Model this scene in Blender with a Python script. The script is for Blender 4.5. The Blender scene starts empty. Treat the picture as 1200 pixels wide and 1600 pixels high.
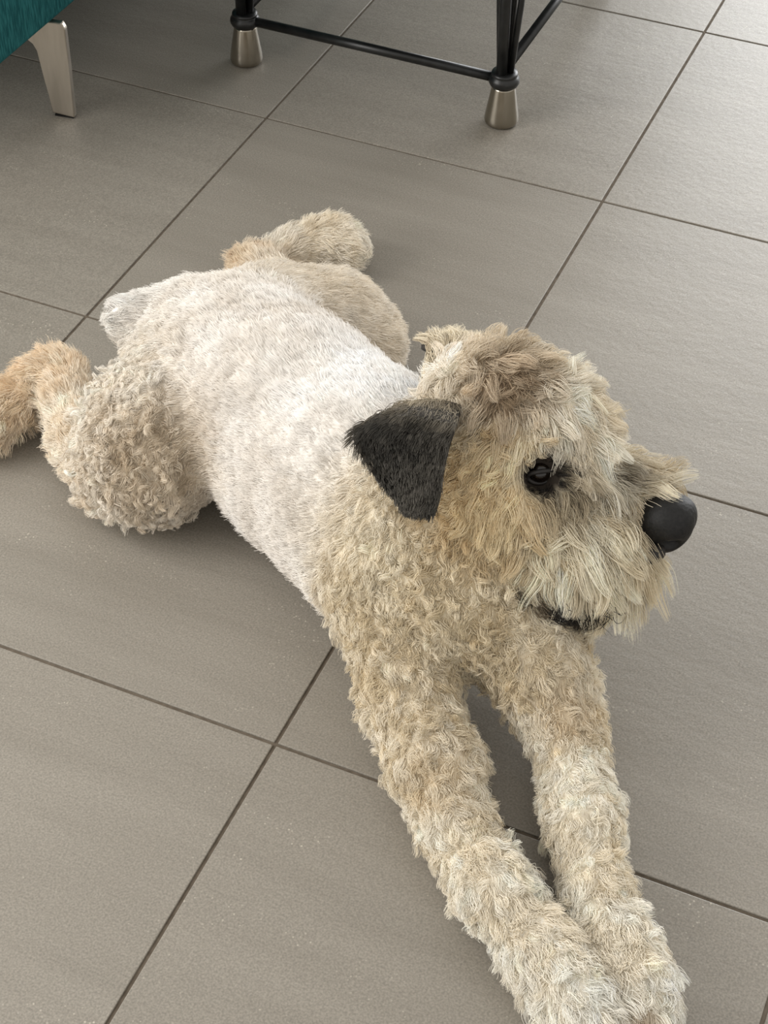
# A shorn cream terrier lying on a grey tiled living-room floor, beside a teal sofa and a black metal table.
import bpy, bmesh, math, random
import numpy as np
from mathutils import Vector, Matrix
from mathutils.kdtree import KDTree

scene = bpy.context.scene
COL = scene.collection
rng = np.random.default_rng(7)
random.seed(7)

# ------------------------------------------------------------------ camera
CAM_LOC = (0.0, 0.0, 1.56892)
CAM_ROT = (0.798201, -0.014721, 0.406890)
F_PX = 2692.97
cam_data = bpy.data.cameras.new('camera')
cam_data.sensor_fit = 'VERTICAL'
cam_data.sensor_height = 24.0
cam_data.lens = F_PX / 1600.0 * 24.0
cam_data.clip_start = 0.05
cam = bpy.data.objects.new('camera', cam_data)
cam.location = CAM_LOC
cam.rotation_euler = CAM_ROT
COL.objects.link(cam)
scene.camera = cam

# ------------------------------------------------------------------ light
world = bpy.data.worlds.new('room_light')
scene.world = world
world.use_nodes = True
wn = world.node_tree.nodes
wn['Background'].inputs['Color'].default_value = (1.0, 0.965, 0.91, 1)
wn['Background'].inputs['Strength'].default_value = 0.43

def area_light(name, loc, target, sx, sy, power, color):
    ld = bpy.data.lights.new(name, 'AREA')
    ld.shape = 'RECTANGLE'
    ld.size, ld.size_y = sx, sy
    ld.energy = power
    ld.color = color
    lo = bpy.data.objects.new(name, ld)
    lo.location = loc
    d = Vector(target) - Vector(loc)
    lo.rotation_euler = d.to_track_quat('-Z', 'Y').to_euler()
    COL.objects.link(lo)
    return lo

# daylight through the patio window in the back wall, and through the one in the left wall, short of the sofa
area_light('window_daylight', (0.15, 5.20, 1.20), (0.15, 0.0, 0.9), 2.5, 2.1, 68, (0.96, 0.98, 1.0))
area_light('garden_daylight', (-2.33, 0.30, 1.30), (0.0, 0.30, 1.0), 2.0, 1.6, 31, (1.0, 0.98, 0.95))

scene.view_settings.view_transform = 'Standard'
scene.view_settings.look = 'None'
scene.view_settings.gamma = 1.0
scene.view_settings.use_curve_mapping = False
scene.view_settings.exposure = 0.93

# ------------------------------------------------------------------ helpers
def lin(r, g, b):
    def f(c):
        c /= 255.0
        return c / 12.92 if c <= 0.04045 else ((c + 0.055) / 1.055) ** 2.4
    return (f(r), f(g), f(b), 1.0)

def material(name, color=(0.5, 0.5, 0.5, 1), rough=0.5, metal=0.0, spec=0.5):
    m = bpy.data.materials.new(name)
    m.use_nodes = True
    b = m.node_tree.nodes['Principled BSDF']
    b.inputs['Base Color'].default_value = color
    b.inputs['Roughness'].default_value = rough
    b.inputs['Metallic'].default_value = metal
    b.inputs['Specular IOR Level'].default_value = spec
    return m

def nodes_of(m):
    nt = m.node_tree
    return nt, nt.nodes, nt.links, nt.nodes['Principled BSDF']

def link_mesh(name, me, mat=None, parent=None, smooth=False):
    o = bpy.data.objects.new(name, me)
    COL.objects.link(o)
    if mat is not None and not me.materials:
        me.materials.append(mat)
    if smooth:
        me.polygons.foreach_set('use_smooth', [True] * len(me.polygons))
    if parent is not None:
        o.parent = parent
    return o

def bm_object(name, bm, mat=None, parent=None, smooth=False):
    bmesh.ops.recalc_face_normals(bm, faces=bm.faces[:])
    me = bpy.data.meshes.new(name)
    bm.to_mesh(me)
    bm.free()
    return link_mesh(name, me, mat, parent, smooth)

def tag(o, label=None, cat=None, group=None, kind=None):
    if label: o['label'] = label
    if cat: o['category'] = cat
    if group: o['group'] = group
    if kind: o['kind'] = kind
    return o

def empty(name, loc=(0, 0, 0)):
    o = bpy.data.objects.new(name, None)
    o.empty_display_size = 0.05
    o.location = loc
    COL.objects.link(o)
    return o

def box(bm, lo, hi, bevel=0.0, seg=2):
    r = bmesh.ops.create_cube(bm, size=1.0)
    vs = r['verts']
    lo, hi = Vector(lo), Vector(hi)
    for v in vs:
        v.co = Vector([lo[i] + (v.co[i] + 0.5) * (hi[i] - lo[i]) for i in range(3)])
    if bevel > 0:
        es = list({e for v in vs for e in v.link_edges})
        bmesh.ops.bevel(bm, geom=es, offset=bevel, segments=seg, profile=0.5, affect='EDGES')

def tube(bm, pts, radii, n=16, caps=True):
    pts = [Vector(p) for p in pts]
    if isinstance(radii, (int, float)):
        radii = [radii] * len(pts)
    rings = []
    ref = None
    for i, p in enumerate(pts):
        d = (pts[min(i + 1, len(pts) - 1)] - pts[max(i - 1, 0)]).normalized()
        if ref is None:
            ref = d.orthogonal().normalized()
        ref = (ref - d * ref.dot(d)).normalized()
        b = d.cross(ref)
        rings.append([bm.verts.new(p + (ref * math.cos(2 * math.pi * k / n) + b * math.sin(2 * math.pi * k / n)) * radii[i]) for k in range(n)])
    for a, c in zip(rings[:-1], rings[1:]):
        for k in range(n):
            bm.faces.new((a[k], a[(k + 1) % n], c[(k + 1) % n], c[k]))
    if caps:
        bm.faces.new(rings[0][::-1])
        bm.faces.new(rings[-1])

def lathe(bm, profile, center=(0, 0, 0), n=32):
    c = Vector(center)
    rings = []
    for r, z in profile:
        rings.append([bm.verts.new(c + Vector((r * math.cos(2 * math.pi * k / n), r * math.sin(2 * math.pi * k / n), z))) for k in range(n)])
    for a, d in zip(rings[:-1], rings[1:]):
        for k in range(n):
            bm.faces.new((a[k], a[(k + 1) % n], d[(k + 1) % n], d[k]))
    bm.faces.new(rings[0][::-1])
    bm.faces.new(rings[-1])

# ------------------------------------------------------------------ materials
def tile_material():
    m = material('porcelain_tile', rough=0.43, spec=0.55)
    nt, N, L, bsdf = nodes_of(m)
    tc = N.new('ShaderNodeTexCoord')
    oi = N.new('ShaderNodeObjectInfo')
    off = N.new('ShaderNodeVectorMath'); off.operation = 'ADD'
    mul = N.new('ShaderNodeVectorMath'); mul.operation = 'SCALE'; mul.inputs['Scale'].default_value = 37.0
    L.new(oi.outputs['Random'], mul.inputs[0])
    L.new(tc.outputs['Object'], off.inputs[0]); L.new(mul.outputs[0], off.inputs[1])
    # long soft streaks pressed along the tile
    mp = N.new('ShaderNodeMapping'); mp.inputs['Scale'].default_value = (1.2, 9.0, 1.0)
    L.new(off.outputs[0], mp.inputs['Vector'])
    st = N.new('ShaderNodeTexNoise'); st.inputs['Scale'].default_value = 2.2; st.inputs['Detail'].default_value = 4; st.inputs['Roughness'].default_value = 0.55
    L.new(mp.outputs[0], st.inputs['Vector'])
    ramp = N.new('ShaderNodeValToRGB')
    ramp.color_ramp.elements[0].position = 0.32; ramp.color_ramp.elements[0].color = lin(138, 132, 122)
    ramp.color_ramp.elements[1].position = 0.70; ramp.color_ramp.elements[1].color = lin(147, 141, 131)
    L.new(st.outputs['Fac'], ramp.inputs['Fac'])
    # grain
    gr = N.new('ShaderNodeTexNoise'); gr.inputs['Scale'].default_value = 420; gr.inputs['Detail'].default_value = 2
    L.new(off.outputs[0], gr.inputs['Vector'])
    gr_r = N.new('ShaderNodeMapRange'); gr_r.inputs['From Min'].default_value = 0.3; gr_r.inputs['From Max'].default_value = 0.7
    gr_r.inputs['To Min'].default_value = 0.78; gr_r.inputs['To Max'].default_value = 1.20
    L.new(gr.outputs['Fac'], gr_r.inputs['Value'])
    mx = N.new('ShaderNodeMix'); mx.data_type = 'RGBA'; mx.blend_type = 'MULTIPLY'; mx.inputs['Factor'].default_value = 1.0
    L.new(ramp.outputs['Color'], mx.inputs['A']); L.new(gr_r.outputs[0], mx.inputs['B'])
    # pale mineral flecks gathered in drifts
    vo = N.new('ShaderNodeTexVoronoi'); vo.inputs['Scale'].default_value = 150
    L.new(off.outputs[0], vo.inputs['Vector'])
    fl = N.new('ShaderNodeMapRange'); fl.inputs['From Min'].default_value = 0.20; fl.inputs['From Max'].default_value = 0.12
    L.new(vo.outputs['Distance'], fl.inputs['Value'])
    mp2 = N.new('ShaderNodeMapping'); mp2.inputs['Scale'].default_value = (2.0, 6.0, 1.0)
    L.new(off.outputs[0], mp2.inputs['Vector'])
    dr = N.new('ShaderNodeTexNoise'); dr.inputs['Scale'].default_value = 2.5; dr.inputs['Detail'].default_value = 6; dr.inputs['Roughness'].default_value = 0.7
    L.new(mp2.outputs[0], dr.inputs['Vector'])
    dr_r = N.new('ShaderNodeMapRange'); dr_r.inputs['From Min'].default_value = 0.53; dr_r.inputs['From Max'].default_value = 0.68
    L.new(dr.outputs['Fac'], dr_r.inputs['Value'])
    fm = N.new('ShaderNodeMath'); fm.operation = 'MULTIPLY'
    L.new(fl.outputs[0], fm.inputs[0]); L.new(dr_r.outputs[0], fm.inputs[1])
    fm2 = N.new('ShaderNodeMath'); fm2.operation = 'MULTIPLY'; fm2.inputs[1].default_value = 0.75
    L.new(fm.outputs[0], fm2.inputs[0])
    mx2 = N.new('ShaderNodeMix'); mx2.data_type = 'RGBA'
    L.new(fm2.outputs[0], mx2.inputs['Factor']); L.new(mx.outputs['Result'], mx2.inputs['A'])
    mx2.inputs['B'].default_value = lin(214, 206, 190)
    L.new(mx2.outputs['Result'], bsdf.inputs['Base Color'])
    # faint slate relief
    bn = N.new('ShaderNodeTexNoise'); bn.inputs['Scale'].default_value = 60; bn.inputs['Detail'].default_value = 5; bn.inputs['Roughness'].default_value = 0.6
    mp3 = N.new('ShaderNodeMapping'); mp3.inputs['Scale'].default_value = (1.0, 1.3, 1.0)
    L.new(off.outputs[0], mp3.inputs['Vector']); L.new(mp3.outputs[0], bn.inputs['Vector'])
    bp = N.new('ShaderNodeBump'); bp.inputs['Strength'].default_value = 0.45; bp.inputs['Distance'].default_value = 0.0014
    L.new(bn.outputs['Fac'], bp.inputs['Height']); L.new(bp.outputs['Normal'], bsdf.inputs['Normal'])
    return m

def noisy_material(name, c1, c2, scale, rough, metal=0.0, bump=0.0, spec=0.5, stretch=(1, 1, 1)):
    m = material(name, rough=rough, metal=metal, spec=spec)
    nt, N, L, bsdf = nodes_of(m)
    tc = N.new('ShaderNodeTexCoord')
    mp = N.new('ShaderNodeMapping'); mp.inputs['Scale'].default_value = stretch
    L.new(tc.outputs['Object'], mp.inputs['Vector'])
    nz = N.new('ShaderNodeTexNoise'); nz.inputs['Scale'].default_value = scale; nz.inputs['Detail'].default_value = 5
    L.new(mp.outputs[0], nz.inputs['Vector'])
    rp = N.new('ShaderNodeValToRGB')
    rp.color_ramp.elements[0].position = 0.35; rp.color_ramp.elements[0].color = c1
    rp.color_ramp.elements[1].position = 0.68; rp.color_ramp.elements[1].color = c2
    L.new(nz.outputs['Fac'], rp.inputs['Fac']); L.new(rp.outputs['Color'], bsdf.inputs['Base Color'])
    if bump > 0:
        bp = N.new('ShaderNodeBump'); bp.inputs['Strength'].default_value = 0.6; bp.inputs['Distance'].default_value = bump
        L.new(nz.outputs['Fac'], bp.inputs['Height']); L.new(bp.outputs['Normal'], bsdf.inputs['Normal'])
    return m

M_TILE = tile_material()
M_GROUT = noisy_material('cement_grout', lin(96, 87, 76), lin(116, 106, 94), 90, 0.9, bump=0.001, spec=0.2)
M_WALL = noisy_material('painted_plaster', lin(222, 218, 208), lin(232, 228, 219), 60, 0.85, bump=0.0006, spec=0.2)
M_FRAME = noisy_material('window_frame_paint', lin(225, 225, 222), lin(238, 238, 235), 20, 0.4)
M_TEAL = noisy_material('teal_weave', lin(14, 70, 74), lin(42, 106, 108), 55, 0.85, bump=0.0015, spec=0.15, stretch=(6, 6, 0.8))
M_NICKEL = noisy_material('brushed_nickel', lin(176, 168, 156), lin(200, 192, 180), 40, 0.34, metal=1.0, stretch=(1, 1, 0.15))
M_CHROME = noisy_material('tarnished_chrome', lin(150, 143, 130), lin(205, 198, 186), 14, 0.20, metal=1.0, stretch=(1, 1, 0.3))
M_BLACK = noisy_material('black_enamel', lin(16, 17, 17), lin(30, 31, 31), 60, 0.35)
M_RUBBER = material('black_rubber', lin(22, 21, 20), 0.8, 0, 0.2)

def glass_material(name, tint, rough):
    m = material(name, tint, rough)
    b = m.node_tree.nodes['Principled BSDF']
    b.inputs['Transmission Weight'].default_value = 1.0
    b.inputs['IOR'].default_value = 1.45
    return m
M_GLASS = glass_material('clear_glass', (0.97, 0.99, 0.98, 1), 0.0)

# ------------------------------------------------------------------ floor: one tile, copied over the room
TILE, GAP, THICK = 0.600, 0.0044, 0.010
X0, Y0 = -0.5788, 1.0872            # a tile corner seen in front of the dog
floor = None
bm = bmesh.new()
XL, XR, YB, YF = X0 - 3 * TILE, X0 + 6 * TILE, Y0 - 4 * TILE, Y0 + 7 * TILE
box(bm, (XL, YB, -0.06), (XR, YF, -0.0022))
floor = bm_object('floor', bm, M_GROUT)
tag(floor, 'floor of large square grey-taupe porcelain tiles with dark recessed grout joints', kind='structure')
bm = bmesh.new()
h = (TILE - GAP) / 2
box(bm, (-h, -h, -THICK), (h, h, 0.0), bevel=0.0010, seg=2)
tile0 = bm_object('tile', bm, M_TILE, floor)
first = True
for i in range(-3, 6):
    for j in range(-4, 7):
        t = tile0 if first else tile0.copy()
        if not first:
            COL.objects.link(t)
            t.parent = floor
        first = False
        t.location = (X0 + (i + 0.5) * TILE, Y0 + (j + 0.5) * TILE, 0.0)

# ------------------------------------------------------------------ walls and the patio window (behind and beside the view)
WH = 2.6
bm = bmesh.new()
ly0, ly1, lz0, lz1 = -0.75, 1.35, 0.45, 2.15
box(bm, (XL - 0.12, YB, -0.06), (XL, ly0, WH))
box(bm, (XL - 0.12, ly1, -0.06), (XL, YF + 0.12, WH))
box(bm, (XL - 0.12, ly0, -0.06), (XL, ly1, lz0))
box(bm, (XL - 0.12, ly0, lz1), (XL, ly1, WH))
tag(bm_object('wall_left', bm, M_WALL), 'cream plaster wall behind the sofa', kind='structure')
wx0, wx1, wz1 = -1.15, 1.45, 2.28
bm = bmesh.new()
box(bm, (XL, YF, -0.06), (wx0, YF + 0.12, WH))
box(bm, (wx1, YF, -0.06), (XR, YF + 0.12, WH))
box(bm, (wx0, YF, wz1), (wx1, YF + 0.12, WH))
tag(bm_object('wall_back', bm, M_WALL), 'cream plaster wall with the patio window', kind='structure')
win = empty('window_1', ((wx0 + wx1) / 2, YF + 0.06, 0.0))
tag(win, 'wide patio window in the back wall', kind='structure')
def window_piece(owner, name, mat, lo, hi, bevel=0.004):
    b_ = bmesh.new(); box(b_, lo, hi, bevel)
    return bm_object(name, b_, mat, owner)
ww = (wx1 - wx0) / 2
for xx in (-ww, -0.03, ww - 0.06):
    window_piece(win, 'window_frame', M_FRAME, (xx, -0.03, 0.0), (xx + 0.06, 0.03, wz1))
for zz in (0.0, wz1 - 0.06):
    window_piece(win, 'window_frame', M_FRAME, (-ww + 0.06, -0.028, zz), (ww - 0.06, 0.028, zz + 0.06))
for xx in (-ww + 0.06, 0.03):
    window_piece(win, 'pane', M_GLASS, (xx, -0.004, 0.06), (xx + ww - 0.09, 0.004, wz1 - 0.06), 0)
win2 = empty('window_2', (XL - 0.06, (ly0 + ly1) / 2, lz0))
tag(win2, 'window in the left wall short of the sofa', kind='structure')
lw, lh = (ly1 - ly0) / 2, lz1 - lz0
for yy in (-lw, -0.03, lw - 0.06):
    window_piece(win2, 'window_frame', M_FRAME, (-0.03, yy, 0.0), (0.03, yy + 0.06, lh))
for zz in (0.0, lh - 0.06):
    window_piece(win2, 'window_frame', M_FRAME, (-0.028, -lw + 0.06, zz), (0.028, lw - 0.06, zz + 0.06))
for yy in (-lw + 0.06, 0.03):
    window_piece(win2, 'pane', M_GLASS, (-0.004, yy, 0.06), (0.004, yy + lw - 0.09, lh - 0.06), 0)

# ------------------------------------------------------------------ sofa
SX = -1.484                      # front face of the sofa
sofa = empty('sofa', (SX - 0.45, 2.9, 0))
tag(sofa, 'teal woven fabric sofa standing on brushed metal legs', 'sofa')
def sofa_box(name, lo, hi, bevel):
    b_ = bmesh.new()
    box(b_, [lo[k] - sofa.location[k] for k in range(3)], [hi[k] - sofa.location[k] for k in range(3)], bevel, 4)
    return bm_object(name, b_, M_TEAL, sofa, True)
SY0, SY1, SB = 1.93, 4.03, 0.180
sofa_box('base', (SX - 0.88, SY0, SB), (SX, SY1, 0.30), 0.012)
for k in range(2):
    y0 = SY0 + 0.16 + k * (SY1 - SY0 - 0.32) / 2
    y1 = y0 + (SY1 - SY0 - 0.32) / 2
    sofa_box('seat_cushion', (SX - 0.68, y0 + 0.004, 0.302), (SX + 0.01, y1 - 0.004, 0.44), 0.035)
    sofa_box('back_cushion', (SX - 0.70, y0 + 0.006, 0.442), (SX - 0.52, y1 - 0.006, 0.80), 0.05)
sofa_box('backrest', (SX - 0.88, SY0, 0.302), (SX - 0.705, SY1, 0.76), 0.03)
for y0 in (SY0, SY1 - 0.155):
    sofa_box('armrest', (SX - 0.703, y0, 0.302), (SX - 0.01, y0 + 0.155, 0.58), 0.03)
# the leg: a bent plate that widens into a bracket under the seat frame
def sofa_leg(origin, d, top):
    d = Vector(d); n = Vector((-d.y, d.x, 0)); o = Vector(origin) - sofa.location
    prof = [(0.000, 0.004), (0.039, 0.000), (0.040, 0.090), (0.0412, top - 0.014), (0.036, top - 0.004), (-0.075, top - 0.004), (-0.058, top - 0.020),
            (-0.035, 0.143), (-0.0168, 0.132), (-0.0107, 0.119), (-0.0066, 0.065)]
    b_ = bmesh.new()
    fr = [b_.verts.new(o + d * u + Vector((0, 0, z + 0.003))) for u, z in prof]
    bk = [b_.verts.new(v.co + n * 0.012) for v in fr]
    b_.faces.new(fr); b_.faces.new(bk[::-1])
    for k in range(len(prof)):
        q = (k + 1) % len(prof)
        b_.faces.new((fr[k], bk[k], bk[q], fr[q]))
    bmesh.ops.bevel(b_, geom=b_.edges[:], offset=0.0022, segments=2, profile=0.5, affect='EDGES')
    lg = bm_object('leg', b_, M_NICKEL, sofa)
    b_ = bmesh.new()
    tube(b_, [o + d * 0.003 + n * 0.006 + Vector((0, 0, 0.002)), o + d * 0.036 + n * 0.006 + Vector((0, 0, 0.002))], 0.0042, 10)
    for v in b_.verts: v.co.z = max(0.0003, min(v.co.z, 0.004))
    bm_object('glide', b_, M_RUBBER, lg)
    return lg
LEGP = (-1.5088, 2.1406, 0.0)
sofa_leg(LEGP, (0.9858, 0.1680, 0), SB - 0.001)
sofa_leg((SX - 0.03, 3.35, 0), (0.928, -0.372, 0), SB - 0.001)
sofa_leg((SX - 0.80, 2.14, 0), (-0.928, 0.372, 0), SB - 0.001)
sofa_leg((SX - 0.80, 3.35, 0), (-0.928, -0.372, 0), SB - 0.001)

# ------------------------------------------------------------------ table: black rods, chrome conical feet
TX0, TX1, TY0, TY1 = -1.2925, -0.8100, 2.4415, 3.05
table = empty('side_table', ((TX0 + TX1) / 2, (TY0 + TY1) / 2, 0))
tag(table, 'black metal rod table with tapered chrome feet beside the sofa', 'table')
def tl(p): return Vector(p) - table.location
TOPZ = 0.46
for (x, y) in ((TX0, TY0), (TX1, TY0), (TX0, TY1), (TX1, TY1)):
    b_ = bmesh.new()
    lathe(b_, [(0.0235, 0.0015), (0.0275, 0.003), (0.0292, 0.007), (0.0292, 0.011), (0.0283, 0.018), (0.0200, 0.068), (0.0190, 0.0715)], tl((x, y, 0)))
    ft = bm_object('foot', b_, M_CHROME, table, True)
    b_ = bmesh.new()
    lathe(b_, [(0.020, 0.0), (0.0205, 0.0012), (0.020, 0.0016)], tl((x, y, 0)), 24)
    bm_object('glide', b_, M_RUBBER, ft)
    b_ = bmesh.new()
    prof = [(0.019, 0.0715), (0.0235, 0.0735), (0.0262, 0.079), (0.0258, 0.085), (0.0225, 0.0895), (0.0215, 0.0905), (0.0225, 0.093), (0.0215, 0.0965), (0.014, 0.097)]
    lathe(b_, prof, tl((x, y, 0)))
    bm_object('collar', b_, M_BLACK, table, True)
    sx = 1 if x == TX1 else -1
    for k, (ax, ay, rr) in enumerate(((-0.003, -0.010, 0.0095), (-0.012, 0.004, 0.0055), (0.012, 0.003, 0.0055), (0.002, 0.012, 0.0055))):
        b_ = bmesh.new()
        g = 1.0 if k == 0 else 2.1
        tube(b_, [tl((x + ax * 0.8, y + ay * 0.8, 0.094)), tl((x + ax * (0.8 + g * 0.35), y + ay * (0.8 + g * 0.2), 0.22)), tl((x + ax * g, y + ay * g, TOPZ - 0.012))], rr, 12)
        bm_object('leg', b_, M_BLACK, table, True)
for (p, q) in (((TX0 + 0.022, TY0, 0.082), (TX1 - 0.022, TY0, 0.082)), ((TX0 + 0.022, TY1, 0.082), (TX1 - 0.022, TY1, 0.082)),
               ((TX0, TY0 + 0.018, 0.100), (TX0, TY1 - 0.018, 0.100)), ((TX1, TY0 + 0.018, 0.100), (TX1, TY1 - 0.018, 0.100))):
    b_ = bmesh.new()
    tube(b_, [tl(p), tl(q)], 0.0085, 14)
    bm_object('stretcher', b_, M_BLACK, table, True)
b_ = bmesh.new()
box(b_, tl((TX0 - 0.17, TY0 - 0.17, TOPZ - 0.012)), tl((TX1 + 0.17, TY1 + 0.17, TOPZ + 0.012)), 0.004)  # unseen overhang, widened to keep overhead light off the floor near the sofa
bm_object('tabletop', b_, M_BLACK, table)

# ------------------------------------------------------------------ the dog
PRIMS = [
    ('torso', 'back', 0.050, [(-0.5238,1.3433,0.1650,0.1050), (-0.6081,1.3954,0.1550,0.1150), (-0.7360,1.4663,0.1450,0.1150), (-0.8305,1.5199,0.1400,0.1050), (-0.8925,1.5491,0.1350,0.0880)]),
    ('rump', 'rump', 0.040, [(-0.8925,1.5491,0.1350,0.0850), (-0.9357,1.5597,0.1400,0.0600)]),
    ('tail', 'tail', 0.020, [(-0.9581,1.5581,0.1500,0.0360), (-0.9894,1.5261,0.1700,0.0260), (-0.9959,1.5091,0.1800,0.0210)]),
    ('chest', 'chest', 0.050, [(-0.4847,1.3082,0.1500,0.0900), (-0.4393,1.2767,0.1250,0.0780)]),
    ('breast', 'chest', 0.040, [(-0.5009,1.2819,0.1200,0.0720), (-0.3863,1.2832,0.1150,0.0720)]),
    ('belly', 'back', 0.050, [(-0.5616,1.3251,0.1000,0.0880), (-0.7007,1.4170,0.0850,0.0780), (-0.8213,1.4959,0.0800,0.0720)]),
    ('foreleg_a', 'arm', 0.035, [(-0.5079,1.2511,0.1200,0.0660), (-0.4472,1.1625,0.0700,0.0440), (-0.3846,1.0902,0.0550,0.0440)]),
    ('foreleg_a', 'leg', 0.030, [(-0.3846,1.0902,0.0550,0.0420), (-0.3395,1.0343,0.0480,0.0310), (-0.2745,0.9787,0.0450,0.0330)]),
    ('foreleg_a', 'paw', 0.030, [(-0.2745,0.9787,0.0450,0.0330), (-0.1953,0.9234,0.0450,0.0310), (-0.1555,0.8919,0.0450,0.0310), (-0.1273,0.8622,0.0400,0.0310)]),
    ('foreleg_b', 'arm', 0.035, [(-0.3583,1.2800,0.1200,0.0640), (-0.3122,1.2344,0.0850,0.0460), (-0.2777,1.2033,0.0580,0.0360)]),
    ('foreleg_b', 'leg', 0.030, [(-0.2764,1.2039,0.0580,0.0360), (-0.2172,1.0958,0.0480,0.0330), (-0.1698,1.0098,0.0450,0.0260)]),
    ('foreleg_b', 'paw', 0.030, [(-0.1698,1.0098,0.0450,0.0260), (-0.1302,0.9657,0.0450,0.0260), (-0.1021,0.9327,0.0420,0.0270), (-0.0827,0.9005,0.0400,0.0240)]),
    ('hindleg_a', 'thigh', 0.050, [(-0.8926,1.4751,0.1150,0.0820), (-0.9034,1.4066,0.1000,0.0780), (-0.9045,1.3643,0.0850,0.0680)]),
    ('hindleg_a', 'thigh', 0.040, [(-0.9136,1.3788,0.0750,0.0600), (-0.8780,1.3632,0.0650,0.0500)]),
    ('hindleg_a', 'shin', 0.030, [(-0.9352,1.3565,0.0600,0.0460), (-1.0057,1.3953,0.0550,0.0340), (-1.0678,1.4590,0.0550,0.0280)]),
    ('hindleg_a', 'hock', 0.020, [(-1.0678,1.4590,0.0550,0.0280), (-1.1038,1.4941,0.0550,0.0300), (-1.1239,1.4796,0.0500,0.0260)]),
    ('hindleg_a', 'hock', 0.020, [(-1.1239,1.4796,0.0500,0.0260), (-1.1388,1.4334,0.0420,0.0260), (-1.1471,1.3750,0.0400,0.0260)]),
    ('hindleg_b', 'farthigh', 0.050, [(-0.8453,1.6436,0.1200,0.0850), (-0.7875,1.7040,0.0900,0.0700), (-0.7485,1.7078,0.0720,0.0520)]),
    ('hindleg_b', 'farthigh', 0.040, [(-0.7485,1.7078,0.0720,0.0500), (-0.8383,1.7710,0.0600,0.0420), (-0.9561,1.8242,0.0500,0.0300)]),
    ('hindleg_b', 'hock', 0.030, [(-0.9595,1.8312,0.0500,0.0260), (-0.9920,1.8431,0.0450,0.0220)]),
    ('hindleg_b', 'farfoot', 0.030, [(-0.9805,1.8518,0.0450,0.0220), (-0.9436,1.9068,0.0420,0.0260), (-0.9045,1.9481,0.0420,0.0330), (-0.8826,1.9466,0.0400,0.0320)]),
    ('neck', 'neck', 0.040, [(-0.4588,1.3674,0.2700,0.0700), (-0.4775,1.3423,0.2200,0.0850), (-0.4924,1.3236,0.1900,0.0920)]),
    ('throat', 'neck', 0.040, [(-0.4209,1.3164,0.2200,0.0580), (-0.4393,1.2838,0.1500,0.0800)]),
    ('skull', 'crown', 0.030, [(-0.4765,1.3954,0.3250,0.0460), (-0.4333,1.4012,0.3300,0.0480), (-0.3857,1.4067,0.3220,0.0460)]),
    ('brow', 'brow', 0.020, [(-0.4257,1.3898,0.3350,0.0400), (-0.3755,1.3981,0.3250,0.0380), (-0.3458,1.3973,0.3120,0.0280), (-0.3245,1.3797,0.3060,0.0180)]),
    ('cheek', 'cheek', 0.030, [(-0.4107,1.3476,0.2900,0.0500), (-0.4029,1.3130,0.2550,0.0480)]),
    ('muzzle', 'muzzle', 0.020, [(-0.3575,1.3497,0.2700,0.0420), (-0.3096,1.3911,0.2500,0.0340), (-0.2661,1.4062,0.2400,0.0290)]),
    ('beard', 'beard', 0.030, [(-0.3660,1.3188,0.2350,0.0420), (-0.3239,1.3212,0.2150,0.0360), (-0.2861,1.3436,0.2100,0.0320)]),
    ('beard', 'beard', 0.030, [(-0.3405,1.2973,0.2000,0.0260), (-0.2926,1.3131,0.1900,0.0260), (-0.2636,1.3370,0.1950,0.0200)]),
]
MARK = {'eye': (-0.3698,1.3316,0.2980), 'nose': (-0.2374,1.3776,0.2340), 'nose_back': (-0.2944,1.3786,0.2500), 'lip': (-0.2328,1.3490,0.2150), 'crown_spot': (-0.4382,1.3539,0.3900), 'mid_spot': (-0.4111,1.3195,0.3950)}
EAR_BACK = [(-0.5290,1.3222,0.3450), (-0.5429,1.2739,0.3600), (-0.5574,1.2544,0.3450), (-0.5326,1.2375,0.3250), (-0.5052,1.2261,0.3080), (-0.4843,1.2190,0.2980)]
EAR_FRONT = [(-0.4667,1.3376,0.3550), (-0.4516,1.2835,0.3780), (-0.4521,1.2665,0.3630), (-0.4509,1.2496,0.3430), (-0.4476,1.2328,0.3200), (-0.4475,1.2180,0.3050)]
WHISKER = [(-0.2806,1.2563,0.1860), (-0.2678,1.2611,0.1880), (-0.2542,1.2703,0.1900), (-0.2940,1.2462,0.1860), (-0.2613,1.2660,0.1880)]
FAR_EAR = (-0.5039,1.4387,0.3350)
CHIN = [(-0.3653,1.2540,0.1900), (-0.3458,1.2501,0.1880), (-0.3261,1.2503,0.1820), (-0.3008,1.2532,0.1780), (-0.2686,1.2675,0.1760)]
SPOT = {'withers': (-0.5924,1.4425,0.2600,0.1300), 'thigh_curl': (-0.8520,1.3342,0.1300,0.0850), 'thigh_white': (-0.9473,1.4128,0.1600,0.0700), 'shoulder': (-0.5311,1.2119,0.2000,0.0700), 'gold': (-0.4291,1.2771,0.3000,0.0600), 'gold2': (-0.4014,1.2590,0.2600,0.0500), 'crownbrown': (-0.4323,1.3711,0.3700,0.0450), 'dark_bridge': (-0.2905,1.3815,0.2850,0.0160), 'part_a': (-0.2729,1.3597,0.2750,0.0120), 'part_b': (-0.2515,1.3368,0.2650,0.0120), 'part_c': (-0.2332,1.3187,0.2500,0.0120), 'inner_eye': (-0.3246,1.3360,0.2850,0.0180), 'elbow_a': (-0.3710,1.0533,0.0900,0.0400), 'elbow_b': (-0.2682,1.1902,0.1000,0.0350), 'hock_b': (-0.9879,1.8258,0.0600,0.0350), 'paw_dark': (-0.0889,0.8831,0.0700,0.0200), 'under_eye': (-0.3365,1.3201,0.2750,0.0300)}

def srgb(r, g, b):
    return np.array(lin(r, g, b)[:3])

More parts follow.
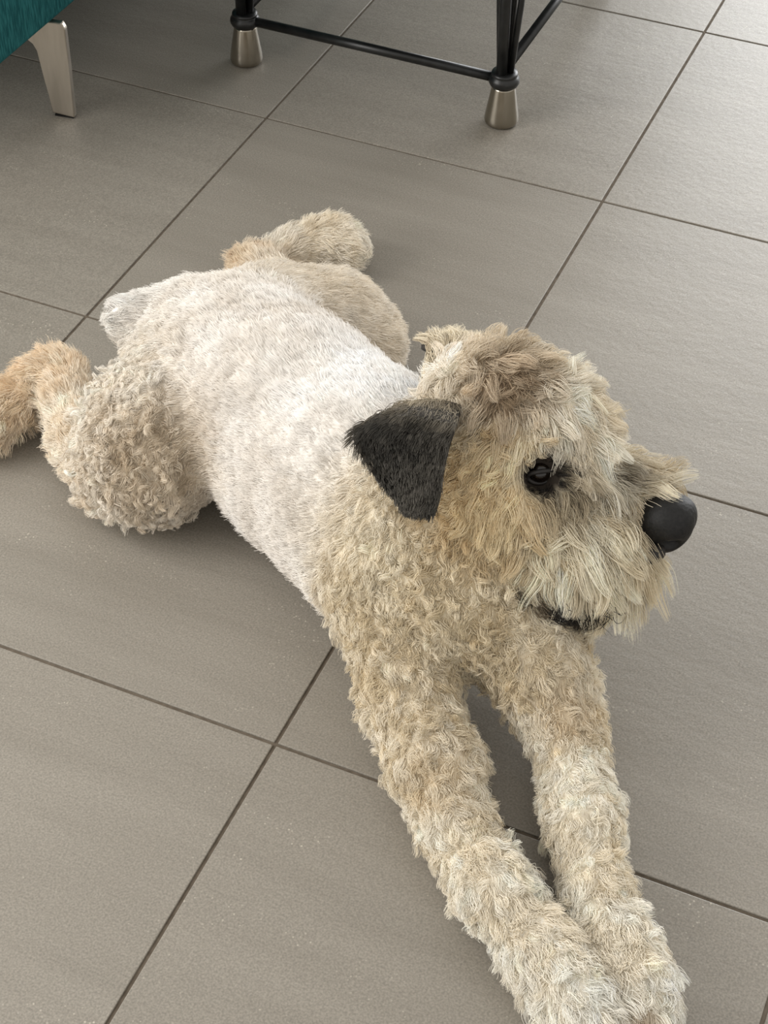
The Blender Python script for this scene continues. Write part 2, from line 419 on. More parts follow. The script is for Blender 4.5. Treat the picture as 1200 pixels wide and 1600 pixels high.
# coat type: colour A, colour B, hair length, lift off the skin, curl, clump pull, gravity
COAT = {
    'back':     (srgb(246, 242, 237), srgb(229, 222, 213), 0.013, 0.30, 0.15, 0.40, 0.15),
    'rump':     (srgb(249, 246, 241), srgb(238, 232, 223), 0.018, 0.42, 0.35, 0.55, 0.10),
    'tail':     (srgb(251, 248, 243), srgb(250, 247, 243), 0.018, 0.36, 0.60, 0.65, 0.05),
    'thigh':    (srgb(246, 240, 230), srgb(232, 221, 204), 0.017, 0.40, 1.00, 0.90, 0.15),
    'farthigh': (srgb(242, 234, 221), srgb(233, 222, 204), 0.013, 0.40, 0.30, 0.40, 0.15),
    'shin':     (srgb(248, 239, 224), srgb(240, 224, 200), 0.018, 0.48, 0.50, 0.58, 0.15),
    'hock':     (srgb(248, 235, 215), srgb(238, 215, 184), 0.022, 0.58, 0.40, 0.58, 0.10),
    'farfoot':  (srgb(249, 243, 232), srgb(240, 229, 209), 0.018, 0.55, 0.35, 0.50, 0.10),
    'chest':    (srgb(240, 229, 204), srgb(212, 196, 164), 0.018, 0.40, 1.10, 0.90, 0.20),
    'neck':     (srgb(243, 233, 211), srgb(220, 205, 175), 0.018, 0.38, 0.95, 0.86, 0.25),
    'arm':      (srgb(243, 234, 216), srgb(218, 203, 174), 0.017, 0.42, 0.85, 0.72, 0.20),
    'leg':      (srgb(250, 245, 233), srgb(236, 225, 203), 0.017, 0.42, 0.80, 0.68, 0.20),
    'paw':      (srgb(251, 248, 239), srgb(240, 231, 213), 0.020, 0.40, 0.65, 0.68, 0.25),
    'crown':    (srgb(249, 242, 228), srgb(222, 207, 182), 0.030, 0.50, 0.45, 0.78, 0.20),
    'brow':     (srgb(251, 246, 233), srgb(232, 220, 197), 0.028, 0.45, 0.45, 0.80, 0.30),
    'cheek':    (srgb(249, 237, 207), srgb(232, 210, 169), 0.032, 0.33, 0.35, 0.76, 0.55),
    'muzzle':   (srgb(252, 247, 231), srgb(212, 198, 172), 0.046, 0.38, 0.40, 0.78, 0.75),
    'beard':    (srgb(253, 248, 230), srgb(226, 213, 186), 0.054, 0.33, 0.45, 0.78, 0.85),
}
COAT_KEYS = list(COAT)

# --- body as one continuous surface: smooth union of tapered limbs, meshed with surface nets
STEP = 0.0058
allp = np.array([p for pr in PRIMS for p in pr[3]])
glo = np.array([allp[:, 0].min() - 0.17, allp[:, 1].min() - 0.17, -0.012])
ghi = np.array([allp[:, 0].max() + 0.17, allp[:, 1].max() + 0.17, allp[:, 2].max() + 0.12])
dims = np.ceil((ghi - glo) / STEP).astype(int) + 1
axes = [glo[k] + STEP * np.arange(dims[k]) for k in range(3)]

def cone_dist(P, a, b):
    A, B = np.array(a[:3]), np.array(b[:3])
    ab = B - A
    t = np.clip(((P - A) @ ab) / max(ab @ ab, 1e-9), 0, 1)
    q = P - A - t[..., None] * ab
    return np.sqrt((q * q).sum(-1)) - (a[3] + t * (b[3] - a[3]))

field = np.full(dims, 0.5, dtype=np.float32)
for name, coat, kb, ch in PRIMS:
    for a, b in zip(ch[:-1], ch[1:]):
        A, B = np.array(a), np.array(b)
        mr = max(a[3], b[3]) + 0.075
        lo = np.maximum(np.floor((np.minimum(A[:3], B[:3]) - mr - glo) / STEP).astype(int), 0)
        hi = np.minimum(np.ceil((np.maximum(A[:3], B[:3]) + mr - glo) / STEP).astype(int) + 1, dims)
        P = np.stack(np.meshgrid(*[axes[k][lo[k]:hi[k]] for k in range(3)], indexing='ij'), -1)
        d = cone_dist(P, a, b)
        sl = tuple(slice(lo[k], hi[k]) for k in range(3))
        f0 = field[sl]
        hh = np.clip(0.5 + 0.5 * (f0 - d) / kb, 0, 1)
        field[sl] = f0 * (1 - hh) + d * hh - kb * hh * (1 - hh)
GZ = axes[2][None, None, :]
field = np.maximum(field, 0.004 - GZ)

def carve(c, r, k):
    lo = np.maximum(np.floor((np.array(c) - r - 0.03 - glo) / STEP).astype(int), 0)
    hi = np.minimum(np.ceil((np.array(c) + r + 0.03 - glo) / STEP).astype(int) + 1, dims)
    P = np.stack(np.meshgrid(*[axes[q][lo[q]:hi[q]] for q in range(3)], indexing='ij'), -1)
    d = r - np.sqrt(((P - np.array(c)) ** 2).sum(-1))
    sl = tuple(slice(lo[q], hi[q]) for q in range(3))
    f0 = field[sl]
    hh = np.clip(0.5 - 0.5 * (f0 - d) / k, 0, 1)
    field[sl] = f0 * (1 - hh) + d * hh + k * hh * (1 - hh)

def surface_nets(F):
    neg = F < 0
    nx, ny, nz = F.shape
    cnt = np.zeros((nx - 1, ny - 1, nz - 1), np.int8)
    for dx in (0, 1):
        for dy in (0, 1):
            for dz in (0, 1):
                cnt += neg[dx:nx - 1 + dx, dy:ny - 1 + dy, dz:nz - 1 + dz]
    act = (cnt > 0) & (cnt < 8)
    idx = -np.ones(act.shape, np.int64)
    cells = np.argwhere(act)
    idx[act] = np.arange(len(cells))
    acc = np.zeros((len(cells), 3)); num = np.zeros(len(cells))
    corner = [(dx, dy, dz) for dx in (0, 1) for dy in (0, 1) for dz in (0, 1)]
    val = {c: F[cells[:, 0] + c[0], cells[:, 1] + c[1], cells[:, 2] + c[2]] for c in corner}
    for c in corner:
        for ax in range(3):
            if c[ax] == 0:
                e = list(c); e[ax] = 1; e = tuple(e)
                a, b = val[c], val[e]
                m = (a < 0) != (b < 0)
                t = np.where(m, a / np.where(m, a - b, 1), 0)
                pt = np.tile(np.array(c, float), (len(cells), 1)); pt[:, ax] += t
                acc[m] += pt[m]; num[m] += 1
    V = glo + STEP * (cells + acc / num[:, None])
    faces = []
    for ax in range(3):
        u, v = (ax + 1) % 3, (ax + 2) % 3
        s0 = [slice(None)] * 3; s1 = [slice(None)] * 3
        s0[ax] = slice(0, -1); s1[ax] = slice(1, None)
        cr = neg[tuple(s0)] != neg[tuple(s1)]
        e = np.argwhere(cr)
        e = e[(e[:, u] > 0) & (e[:, v] > 0) & (e[:, u] < F.shape[u] - 1) & (e[:, v] < F.shape[v] - 1)]
        def cell(du, dv):
            q = e.copy(); q[:, u] -= du; q[:, v] -= dv
            return idx[q[:, 0], q[:, 1], q[:, 2]]
        quad = np.stack([cell(0, 0), cell(1, 0), cell(1, 1), cell(0, 1)], 1)
        flip = neg[e[:, 0], e[:, 1], e[:, 2]]
        quad[~flip] = quad[~flip][:, ::-1]
        faces.append(quad)
    return V, np.concatenate(faces)

carve(np.array(MARK['eye']) + np.array((0.004, -0.014, 0.004)), 0.016, 0.012)
V, Q = surface_nets(field)

def vertex_normals(V, Q):
    fn = np.cross(V[Q[:, 2]] - V[Q[:, 0]], V[Q[:, 3]] - V[Q[:, 1]])
    N = np.zeros_like(V)
    for k in range(4):
        np.add.at(N, Q[:, k], fn)
    return N / np.maximum(np.linalg.norm(N, axis=1, keepdims=True), 1e-12), fn
VN, FN = vertex_normals(V, Q)
if ((V - V.mean(0)) * VN).sum() < 0:
    Q = Q[:, ::-1]
    VN, FN = vertex_normals(V, Q)

def unit(a):
    return a / np.maximum(np.linalg.norm(a, axis=-1, keepdims=True), 1e-9)

UPZ = np.array((0, 0, 1.0))
# --- head frame
FWD = unit(np.array(MARK['nose']) - np.array(MARK['nose_back']))
SIDE = unit(np.cross(FWD, UPZ))            # towards the cheek turned to the viewer
HUP = np.cross(SIDE, FWD)
HEADC = np.array(MARK['nose_back'])

# --- coat properties on every vertex, blended from the limbs nearest to it
nV = len(V)
wsum = np.zeros(nV)
colA = np.zeros((nV, 3)); colB = np.zeros((nV, 3)); prop = np.zeros((nV, 5)); flow = np.zeros((nV, 3))
best = np.full(nV, 9.0); region = np.zeros(nV, int)
REGIONS = ['torso_coat', 'foreleg_fur', 'foreleg_fur', 'hindleg_fur', 'hindleg_fur', 'neck_ruff', 'head_hair', 'beard_hair']
REG = {'torso': 0, 'rump': 0, 'tail': 0, 'belly': 0, 'chest': 5, 'breast': 5, 'neck': 5, 'throat': 5, 'foreleg_a': 1, 'foreleg_b': 2, 'hindleg_a': 3,
       'hindleg_b': 4, 'skull': 6, 'brow': 6, 'cheek': 6, 'muzzle': 7, 'beard': 7}
for name, coat, kb, ch in PRIMS:
    cA, cB, ln, lf, cu, cl, gv = COAT[coat]
    for a, b in zip(ch[:-1], ch[1:]):
        d = cone_dist(V, a, b)
        w = np.exp(-np.maximum(d, -0.03) / (0.011 if REG[name] >= 6 else 0.017))
        wsum += w
        colA += w[:, None] * cA; colB += w[:, None] * cB
        pv = np.tile(np.array((ln, lf, cu, cl, gv)), (nV, 1))
        if name == 'muzzle':
            upm = np.clip((VN @ HUP - 0.35) / 0.5, 0, 1)
            pv[:, 1] += 0.25 * upm; pv[:, 4] *= 1 - 0.6 * upm; pv[:, 0] *= 1 - 0.25 * upm
        prop += w[:, None] * pv
        ax = np.array(b[:3]) - np.array(a[:3]); ax /= np.linalg.norm(ax)
        lat = np.clip(((V - HEADC) @ SIDE) / 0.02, -1, 1)[:, None] * SIDE
        if name in ('muzzle', 'beard'):
            up = np.clip((VN @ HUP - 0.35) / 0.5, 0, 1)[:, None]
            ax = (lat * 0.6 - UPZ * 0.7 - FWD * 0.15) * (1 - up) + (FWD * 0.8 + lat * 0.3) * up
        elif name == 'brow':
            ax = FWD * 0.75 + lat * 0.45 - UPZ * 0.1
        elif name == 'skull':
            ax = FWD * 0.45 + lat * 0.6
        elif name == 'cheek':
            ax = -UPZ * 0.8 - FWD * 0.25
        flow += w[:, None] * ax
        m = d < best
        best[m] = d[m]; region[m] = REG[name]
colA /= wsum[:, None]; colB /= wsum[:, None]; prop /= wsum[:, None]; flow /= wsum[:, None]

def spot(name, cA=None, cB=None, amount=1.0, scale=1.0):
    s = np.array(SPOT[name])
    d = np.linalg.norm(V - s[:3], axis=1) / (s[3] * scale)
    w = amount * np.clip(1.5 - d, 0, 1) ** 1.5
    w = np.clip(w, 0, 1)[:, None]
    if cA is not None:
        colA[:] = colA * (1 - w) + w * cA
    if cB is not None:
        colB[:] = colB * (1 - w) + w * cB
    return w[:, 0]
spot('withers', srgb(254, 252, 250), srgb(250, 247, 243), 0.95)
spot('thigh_white', srgb(248, 243, 234), srgb(238, 229, 215), 0.85)
w = spot('thigh_curl', srgb(227, 213, 191), srgb(188, 170, 144), 0.85)
prop[:, 2] += 0.3 * w
spot('shoulder', srgb(238, 228, 206), srgb(212, 197, 166), 0.5)
spot('gold', srgb(240, 219, 178), srgb(222, 194, 146), 0.75)
spot('gold2', srgb(232, 213, 172), srgb(216, 190, 145), 0.5)
spot('crownbrown', srgb(206, 187, 160), srgb(150, 128, 102), 0.9)
spot('elbow_a', srgb(224, 205, 170), srgb(204, 180, 140), 0.5)
spot('elbow_b', srgb(222, 204, 172), srgb(200, 176, 140), 0.5)
spot('hock_b', srgb(226, 204, 170), srgb(190, 150, 110), 0.7)
spot('dark_bridge', srgb(140, 128, 108), srgb(80, 72, 62), 0.9)
for nm in ('part_a', 'part_b', 'part_c'):
    spot(nm, srgb(176, 162, 136), srgb(120, 108, 90), 0.8)
spot('inner_eye', srgb(150, 136, 112), srgb(104, 92, 76), 0.7)
spot('paw_dark', srgb(196, 176, 146), srgb(156, 130, 100), 0.7)
spot('under_eye', srgb(196, 181, 150), srgb(166, 150, 122), 0.6)

EYE = np.array(MARK['eye']); NOSE = np.array(MARK['nose'])
d_eye = np.linalg.norm(V - EYE, axis=1)
w = np.clip((0.036 - d_eye) / 0.010, 0, 1)[:, None]
colA = colA * (1 - w) + w * srgb(58, 50, 42); colB = colB * (1 - w) + w * srgb(34, 30, 26)
prop[:, 0] *= 1 - 0.8 * w[:, 0]
d_nose = np.linalg.norm(V - NOSE, axis=1)
w = np.clip((0.036 - d_nose) / 0.012, 0, 1)[:, None]
prop[:, 0] *= 1 - 0.6 * w[:, 0]
colA = colA * (1 - w) + w * srgb(120, 108, 92); colB = colB * (1 - w) + w * srgb(70, 62, 54)

body_me = bpy.data.meshes.new('body')
body_me.from_pydata(V.tolist(), [], Q.tolist())
ca = body_me.attributes.new('coat_color', 'FLOAT_COLOR', 'POINT')
ca.data.foreach_set('color', np.concatenate([0.5 * colA + 0.5 * colB, np.ones((nV, 1))], 1).astype(np.float32).ravel())

def coat_material(name, attr, rough=0.65):
    m = material(name, rough=rough, spec=0.25)
    nt, N, L, bsdf = nodes_of(m)
    at = N.new('ShaderNodeAttribute'); at.attribute_name = attr
    L.new(at.outputs['Color'], bsdf.inputs['Base Color'])
    return m
M_SKIN = coat_material('undercoat', 'coat_color', 0.9)
M_FUR = coat_material('fur', 'hair_color', 0.55)

DOG_O = Vector((float(V[:, 0].mean()), float(V[:, 1].mean()), 0.0))
dog = empty('dog', DOG_O)
tag(dog, 'shorn cream-white terrier with dark ears lying sprawled on the tiles, head turned right', 'dog')
body = link_mesh('body', body_me, M_SKIN, dog, True)
body.matrix_parent_inverse = Matrix.Translation(-DOG_O)


def noise3(P, s, seed):
    r = np.random.default_rng(seed)
    out = np.zeros(len(P))
    for k in range(6):
        kv = r.normal(size=3); kv *= s * (0.6 + 0.8 * r.random()) / np.linalg.norm(kv)
        out += np.sin(P @ kv + r.random() * 6.283)
    return out / 3.0

def make_hair(name, P, N, A, B, pr, F, per_clump, K, r_root, r_tip, parent, curl_turns=1.3, seed=1, tint=0.10, curl_size=0.0042, mat=None):
    """Strands rooted at P with normals N, gathered into locks; returns the hair object."""
    r = np.random.default_rng(seed)
    M = len(P)
    ln, lift, curl, clump, grav = pr.T
    ln = ln * (0.75 + 0.5 * r.random(M))
    G = max(1, M // per_clump)
    gi = r.choice(M, G, replace=False)
    kd = KDTree(G)
    for i, q in enumerate(P[gi]):
        kd.insert(q, i)
    kd.balance()
    near = np.array([kd.find(q)[1] for q in P])
    ln = ln * (0.72 + 0.56 * r.random(G))[near]
    tang = unit(F - (F * N).sum(1, keepdims=True) * N)
    jit = r.normal(size=(M, 3)) * 0.22
    lockdir = r.normal(size=(G, 3))
    ts = np.linspace(0, 1, K)
    def path(idx, lj):
        n, t, l = N[idx], tang[idx], ln[idx]
        lf = np.clip(lift[idx] + lj, 0.1, 1.2)[:, None]
        gv = grav[idx][:, None]
        pos = P[idx].copy(); out = [pos.copy()]
        jj = jit[idx]
        for k in range(1, K):
            tt = ts[k]
            d = n * lf * (1.15 - 0.75 * tt) + t * (1 - 0.5 * lf) * (0.4 + 0.8 * tt) - UPZ * gv * tt * 1.4 + jj
            # never grow back into the skin
            dn = (d * n).sum(1, keepdims=True)
            d = d + n * np.maximum(0.10 - dn, 0)
            pos = pos + unit(d) * (l / (K - 1))[:, None]
            out.append(pos.copy())
        return np.stack(out, 1)
    own = path(np.arange(M), 0.12 * r.normal(size=M))
    jit_g = jit.copy(); jit_g[gi] = lockdir * (0.18 + 0.35 * curl[gi])[:, None]
    jit = jit_g
    gp = path(gi, 0.15 * r.normal(size=G))
    # curl of each lock
    ph = r.random(G) * 6.283
    sgn = np.where(r.random(G) < 0.5, -1, 1)
    e1 = unit(np.cross(N[gi], unit(lockdir) + tang[gi]))
    e2 = unit(np.cross(e1, unit(gp[:, -1] - gp[:, 0])))
    tr = curl_turns * (0.7 + 0.6 * r.random(G))
    for k in range(K):
        a = ph + sgn * 6.283 * tr * ts[k]
        amp = (curl_size * curl[gi] * min(1.0, ts[k] * 1.6))[:, None]
        gp[:, k] += amp * (np.cos(a)[:, None] * e1 + np.sin(a)[:, None] * e2)
    lead = gp[near]
    offs = P - P[gi][near]
    c = clump[:, None, None] * (ts ** 0.8)[None, :, None]
    gathered = lead + offs[:, None, :] * (1 - 0.80 * c)
    pts = own * (1 - c) + gathered * c
    pts[..., 2] = np.maximum(pts[..., 2], 0.0015 + 0.002 * r.random((M, 1)))
    # colour: smooth drift + tone of the lock + single-hair variation
    mixv = 0.5 + 0.45 * noise3(P, 70, seed) + 0.35 * noise3(P, 190, seed + 9) * np.clip(curl + 0.3, 0, 1)
    mixv = mixv + 0.32 * r.normal(size=G)[near] * (tint / 0.10) * np.clip(0.3 + curl, 0, 1)
    mixv = np.clip(mixv, 0, 1)[:, None]
    col = A * (1 - mixv) + B * mixv
    col *= (1 + tint * r.normal(size=G)[near] * 0.6 + tint * 0.5 * r.normal(size=M))[:, None]
    col = np.clip(col, 0.004, 0.97)
    hc = bpy.data.hair_curves.new(name)
    hc.add_curves([K] * M)
    hc.position_data.foreach_set('vector', pts.astype(np.float32).ravel())
    ra = hc.attributes.get('radius') or hc.attributes.new('radius', 'FLOAT', 'POINT')
    rad = (r_root + (r_tip - r_root) * ts ** 1.5)[None, :] * (0.8 + 0.4 * r.random((M, 1)))
    ra.data.foreach_set('value', rad.astype(np.float32).ravel())
    cc = hc.attributes.new('hair_color', 'FLOAT_COLOR', 'CURVE')
    cc.data.foreach_set('color', np.concatenate([col, np.ones((M, 1))], 1).astype(np.float32).ravel())
    hc.materials.append(mat or M_FUR)
    o = bpy.data.objects.new(name, hc)
    COL.objects.link(o)
    o.parent = parent
    if parent is not None:
        o.matrix_parent_inverse = Matrix.Translation(-DOG_O)
    o['kind'] = 'stuff'
    return o

# --- strands over the body
tri = np.concatenate([Q[:, [0, 1, 2]], Q[:, [0, 2, 3]]])
tarea = 0.5 * np.linalg.norm(np.cross(V[tri[:, 1]] - V[tri[:, 0]], V[tri[:, 2]] - V[tri[:, 0]]), axis=1)
treg = region[tri[:, 0]]
tz = V[tri].mean(1)[:, 2]
tnz = VN[tri[:, 0]][:, 2]
under = (tz < 0.0075) | ((tnz < -0.75) & (tz < 0.05))
#            per m2,  per_clump, K, r_root, r_tip, curl turns, curl size, tint
HAIRSET = {0: (330000, 24, 5, 0.00038, 0.00015, 0.8, 0.0032, 0.06),
           1: (330000, 26, 8, 0.00033, 0.00013, 1.4, 0.0036, 0.09),
           2: (330000, 26, 8, 0.00033, 0.00013, 1.4, 0.0036, 0.09),
           3: (330000, 22, 8, 0.00033, 0.00013, 1.5, 0.0034, 0.09),
           4: (300000, 28, 6, 0.00036, 0.00014, 1.0, 0.0036, 0.07),
           5: (330000, 24, 8, 0.00033, 0.00013, 1.5, 0.0036, 0.10),
           6: (330000, 30, 9, 0.00034, 0.00012, 1.0, 0.0052, 0.12),
           7: (360000, 30, 10, 0.00034, 0.00011, 1.1, 0.0060, 0.13)}
DENS = 1.0
for reg, (dens, pc, K, r0, r1, turns, csize, tint) in HAIRSET.items():
    sel = np.where((treg == reg) & ~under)[0]
    area = tarea[sel].sum()
    M = int(area * dens * DENS)
    pick = rng.choice(sel, M, p=tarea[sel] / area)
    u, v = rng.random(M), rng.random(M)
    fl = u + v > 1
    u[fl], v[fl] = 1 - u[fl], 1 - v[fl]
    bw = np.stack([1 - u - v, u, v], 1)[:, :, None]
    T3 = tri[pick]
    I = lambda a: (a[T3] * bw).sum(1)
    P, N_ = I(V), unit(I(VN))
    A_, B_, pr, F_ = I(colA), I(colB), I(prop), I(flow)
    keep = np.linalg.norm(P - EYE, axis=1) > 0.0165
    keep &= np.linalg.norm(P - NOSE, axis=1) > 0.030
    P, N_, A_, B_, pr, F_ = [a[keep] for a in (P, N_, A_, B_, pr, F_)]
    make_hair(REGIONS[reg], P - N_ * 0.001, N_, A_, B_, pr, F_, pc, K, r0, r1, dog, turns, 100 + reg, tint, csize)


# --- ears: folded flaps with thickness
def build_ear(back, front, hair_seed, facing, pale=0.0):
    back, front = np.array(back), np.array(front)
    nr, ncol = 15, 11
    def interp(poly, t):
        x = t * (len(poly) - 1); i = min(int(x), len(poly) - 2); f = x - i
        p0, p1, p2, p3 = poly[max(i - 1, 0)], poly[i], poly[i + 1], poly[min(i + 2, len(poly) - 1)]
        return 0.5 * (2 * p1 + (p2 - p0) * f + (2 * p0 - 5 * p1 + 4 * p2 - p3) * f * f + (3 * p1 - p0 - 3 * p2 + p3) * f ** 3)
    nrm = unit(np.cross(front[3] - back[3], front[0] - front[4]))
    if (nrm @ SIDE) * facing < 0:
        nrm = -nrm
    b_ = bmesh.new()
    grid = []
    for r_ in range(nr):
        t = r_ / (nr - 1)
        row = []
        L_, R_ = interp(back, t), interp(front, t)
        for c_ in range(ncol):
            s = c_ / (ncol - 1)
            p = L_ * (1 - s) + R_ * s
            bulge = 0.012 * math.sin(math.pi * s) * (1 - 0.4 * t)
            dip = 0.010 * math.sin(math.pi * s) * max(0.0, (t - 0.8) / 0.2)
            p = p + nrm * bulge + (R_ - front[0]) * 0 - HUP * dip
            row.append(p)
        grid.append(row)
    top = [[b_.verts.new(Vector(p)) for p in row] for row in grid]
    bot = [[b_.verts.new(Vector(p - nrm * 0.0055)) for p in row] for row in grid]
    for r_ in range(nr - 1):
        for c_ in range(ncol - 1):
            b_.faces.new((top[r_][c_], top[r_][c_ + 1], top[r_ + 1][c_ + 1], top[r_ + 1][c_]))
            b_.faces.new((bot[r_][c_], bot[r_ + 1][c_], bot[r_ + 1][c_ + 1], bot[r_][c_ + 1]))
    loop = [(0, c) for c in range(ncol)] + [(r, ncol - 1) for r in range(1, nr)] + [(nr - 1, c) for c in range(ncol - 2, -1, -1)] + [(r, 0) for r in range(nr - 2, 0, -1)]
    for k in range(len(loop)):
        a, c = loop[k], loop[(k + 1) % len(loop)]
        b_.faces.new((top[a[0]][a[1]], bot[a[0]][a[1]], bot[c[0]][c[1]], top[c[0]][c[1]]))
    ear = bm_object('ear', b_, M_EAR, dog, True)
    ear.matrix_parent_inverse = Matrix.Translation(-DOG_O)
    ear['label'] = 'charcoal folded ear flap'
    # velvet on the flap, longer grizzled hair along the fold
    r = np.random.default_rng(hair_seed)
    G = np.array(grid)
    M = 9000
    tt = r.random(M) ** 1.1; ss = r.random(M)
    ri = tt * (nr - 1.001); ci = ss * (ncol - 1.001)
    r0, c0 = ri.astype(int), ci.astype(int)
    fr, fc = (ri - r0)[:, None], (ci - c0)[:, None]
    P = (G[r0, c0] * (1 - fr) + G[r0 + 1, c0] * fr) * (1 - fc) + (G[r0, c0 + 1] * (1 - fr) + G[r0 + 1, c0 + 1] * fr) * fc
    down = unit(G[r0 + 1, c0] - G[r0, c0])
    N_ = unit(np.tile(nrm, (M, 1)) + 0.5 * (ss - 0.5)[:, None] * unit(front[2] - back[2]))
    rim = np.maximum(pale, np.clip(np.maximum(1.1 - tt / 0.26, 0.5 * (0.08 - ss) / 0.08), 0, 1) * (tt < 0.62))
    hiA, hiB = (srgb(232, 222, 200), srgb(184, 170, 146)) if pale else (srgb(186, 174, 152), srgb(104, 96, 84))
    A_ = np.tile(srgb(102, 98, 91), (M, 1)) * (1 - rim[:, None]) + rim[:, None] * hiA
    B_ = np.tile(srgb(58, 56, 52), (M, 1)) * (1 - rim[:, None]) + rim[:, None] * hiB
    pr = np.stack([0.010 + 0.022 * rim, 0.18 + 0.30 * rim, 0.1 + 0.2 * rim, 0.4 + 0.3 * rim, 0.4 + 0 * rim], 1)
    o = make_hair('ear_fur', P, N_, A_, B_, pr, down, 14, 6, 0.00036, 0.00012, dog, 0.6, hair_seed, 0.16, 0.004)
    return ear

M_EAR = noisy_material('ear_leather', lin(48, 46, 43), lin(72, 68, 63), 90, 0.8, spec=0.2)
CENTER = 0.5 * (np.array(PRIMS[[p[0] for p in PRIMS].index('skull')][3][0][:3]) + np.array(PRIMS[[p[0] for p in PRIMS].index('skull')][3][2][:3]))
build_ear(EAR_BACK, EAR_FRONT, 41, 1)
def mirror(p):
    p = np.array(p); return p - 2 * ((p - CENTER) @ SIDE) * SIDE
far_b, far_f = [mirror(p) for p in EAR_BACK], [mirror(p) for p in EAR_FRONT]
sh = np.array(FAR_EAR) - 0.5 * (far_b[1] + far_f[1])
build_ear([p + sh for p in far_b], [p + sh for p in far_f], 42, -1, 1.0)

# --- eye: dark ball, iris, lids
M_EYE = material('eye_ball', lin(20, 14, 10), 0.06, 0, 0.6)
M_LID = noisy_material('dark_lid', lin(24, 21, 19), lin(40, 35, 31), 120, 0.55)
M_IRIS = noisy_material('brown_iris', lin(46, 28, 16), lin(78, 50, 28), 200, 0.08, spec=0.6)
def build_eye(c, out):
    c, out = Vector(c), Vector(out).normalized()
    b_ = bmesh.new()
    bmesh.ops.create_uvsphere(b_, u_segments=28, v_segments=18, radius=0.0125, matrix=Matrix.Translation(c))
    e = bm_object('eye', b_, M_EYE, dog, True)
    e.matrix_parent_inverse = Matrix.Translation(-DOG_O)
    b_ = bmesh.new()
    q = out.to_track_quat('Z', 'Y').to_matrix().to_4x4()
    prof = [(0.0001, 0.01285), (0.003, 0.0126), (0.0055, 0.0117), (0.0072, 0.0106), (0.0072, 0.0100)]
    lathe(b_, prof[::-1], (0, 0, 0), 24)
    for v in b_.verts: v.co = Matrix.Translation(c) @ q @ v.co
    ir = bm_object('iris', b_, M_IRIS, e, True)
    ir.matrix_parent_inverse = Matrix.Translation(-DOG_O) @ Matrix.Identity(4)
    # lids: a thick almond ring round the ball
    b_ = bmesh.new()
    sx = unit(np.cross(np.array(out), UPZ)); sx = Vector(sx); sy = out.cross(sx)
    ring = []
    for k in range(24):
        a = 2 * math.pi * k / 24
        ring.append(c + sx * math.cos(a) * 0.0150 + sy * math.sin(a) * 0.0088 + out * (0.0090 - 0.004 * abs(math.cos(a)) ** 2))
    ring.append(ring[0])
    tube(b_, ring, 0.0027, 10, False)
    bmesh.ops.remove_doubles(b_, verts=b_.verts[:], dist=0.0002)
    ld = bm_object('eyelid', b_, M_LID, dog, True)
    ld.matrix_parent_inverse = Matrix.Translation(-DOG_O)
    return e
OUT = unit(SIDE * 0.80 + FWD * 0.55 + HUP * 0.15)
build_eye(EYE, OUT)
build_eye(mirror(EYE), OUT - 2 * (OUT @ SIDE) * SIDE)

# --- nose leather with nostrils, and the dark lip below it
M_NOSE = noisy_material('nose_leather', lin(10, 10, 10), lin(26, 25, 25), 260, 0.55, bump=0.0012, spec=0.4)
b_ = bmesh.new()
bmesh.ops.create_icosphere(b_, subdivisions=5, radius=1.0)
for v in b_.verts:
    x, y, z = v.co                       # x forward, y side, z up
    f = 0.5 + 0.5 * z
    w_ = 0.030 * (0.72 + 0.34 * f)
    px = 0.030 * x * (0.86 + 0.16 * f) if x > 0 else 0.030 * x
    if x > 0: px = 0.027 * (x ** 0.75)
    p = np.array((px, w_ * y, 0.034 * z))
    p[0] += 0.006 * f
    for s in (-1, 1):
        nd = ((p[0] - 0.018) / 0.013) ** 2 + ((p[1] - s * 0.020) / 0.0085) ** 2 + ((p[2] + 0.001) / 0.009) ** 2
        p -= np.array((0.6, s * 0.8, 0.05)) * 0.016 * math.exp(-nd * 1.8)
    p[1] *= 1 - 0.05 * math.exp(-((p[1] / 0.004) ** 2))
    p[0] -= 0.004 * math.exp(-((p[1] / 0.0035) ** 2)) * (1 - f)
    p *= 1.16
    wpos = NOSE + FWD * p[0] + SIDE * p[1] + HUP * p[2]
    v.co = Vector(wpos)
nose = bm_object('nose', b_, M_NOSE, dog, True)
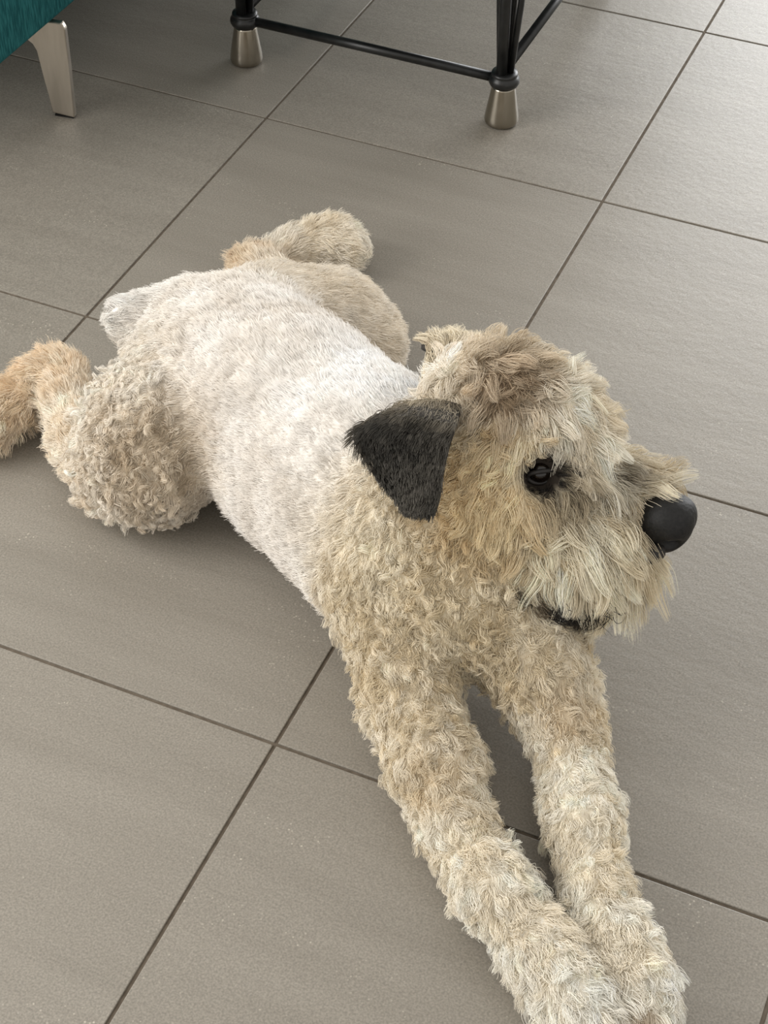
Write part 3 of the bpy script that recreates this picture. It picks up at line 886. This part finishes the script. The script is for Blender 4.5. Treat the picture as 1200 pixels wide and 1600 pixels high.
nose.matrix_parent_inverse = Matrix.Translation(-DOG_O)
nose['label'] = 'black leathery nose'
b_ = bmesh.new()
LIP = np.array(MARK['lip'])
pts = []
for k in range(9):
    a = (k / 8 - 0.5) * 2
    pts.append(Vector(LIP + SIDE * 0.026 * a - FWD * 0.030 * a * a - HUP * 0.006 * abs(a)))
tube(b_, pts, [0.006, 0.008, 0.010, 0.011, 0.011, 0.011, 0.010, 0.008, 0.006], 14)
lip = bm_object('lip', b_, M_LID, dog, True)
lip.matrix_parent_inverse = Matrix.Translation(-DOG_O)

# --- dark fringe hanging under the chin
ch = np.array(CHIN)
M = 520
x = rng.random(M) * (len(ch) - 1.001); i0 = x.astype(int); f = (x - i0)[:, None]
P = ch[i0] * (1 - f) + ch[i0 + 1] * f + rng.normal(size=(M, 3)) * 0.006
N_ = unit(np.tile(-UPZ, (M, 1)) + 0.4 * SIDE + rng.normal(size=(M, 3)) * 0.2)
F_ = np.tile(unit(FWD - 0.5 * UPZ), (M, 1))
A_ = np.tile(srgb(120, 108, 92), (M, 1)); B_ = np.tile(srgb(36, 33, 30), (M, 1))
pr = np.tile(np.array((0.024, 0.5, 0.6, 0.9, 0.7)), (M, 1))
make_hair('chin_fringe', P, N_, A_, B_, pr, F_, 70, 9, 0.00032, 0.00010, dog, 0.6, 77, 0.2, 0.005)
M_WHISK = material('whisker', lin(24, 22, 21), 0.5)
wk = np.array(WHISKER)
M = 24
P = wk[rng.integers(0, len(wk), M)] + rng.normal(size=(M, 3)) * 0.004
N_ = unit(np.tile(-UPZ, (M, 1)) + 0.3 * FWD + 0.3 * SIDE + rng.normal(size=(M, 3)) * 0.25)
pr = np.tile(np.array((0.036, 0.6, 0.8, 0.7, 0.3)), (M, 1))
make_hair('whiskers', P, N_, np.tile(srgb(30, 28, 26), (M, 1)), np.tile(srgb(20, 18, 17), (M, 1)), pr, np.tile(FWD * 0.4 - UPZ, (M, 1)), 8, 9, 0.0004, 0.0001, dog, 0.5, 78, 0.1, 0.006)
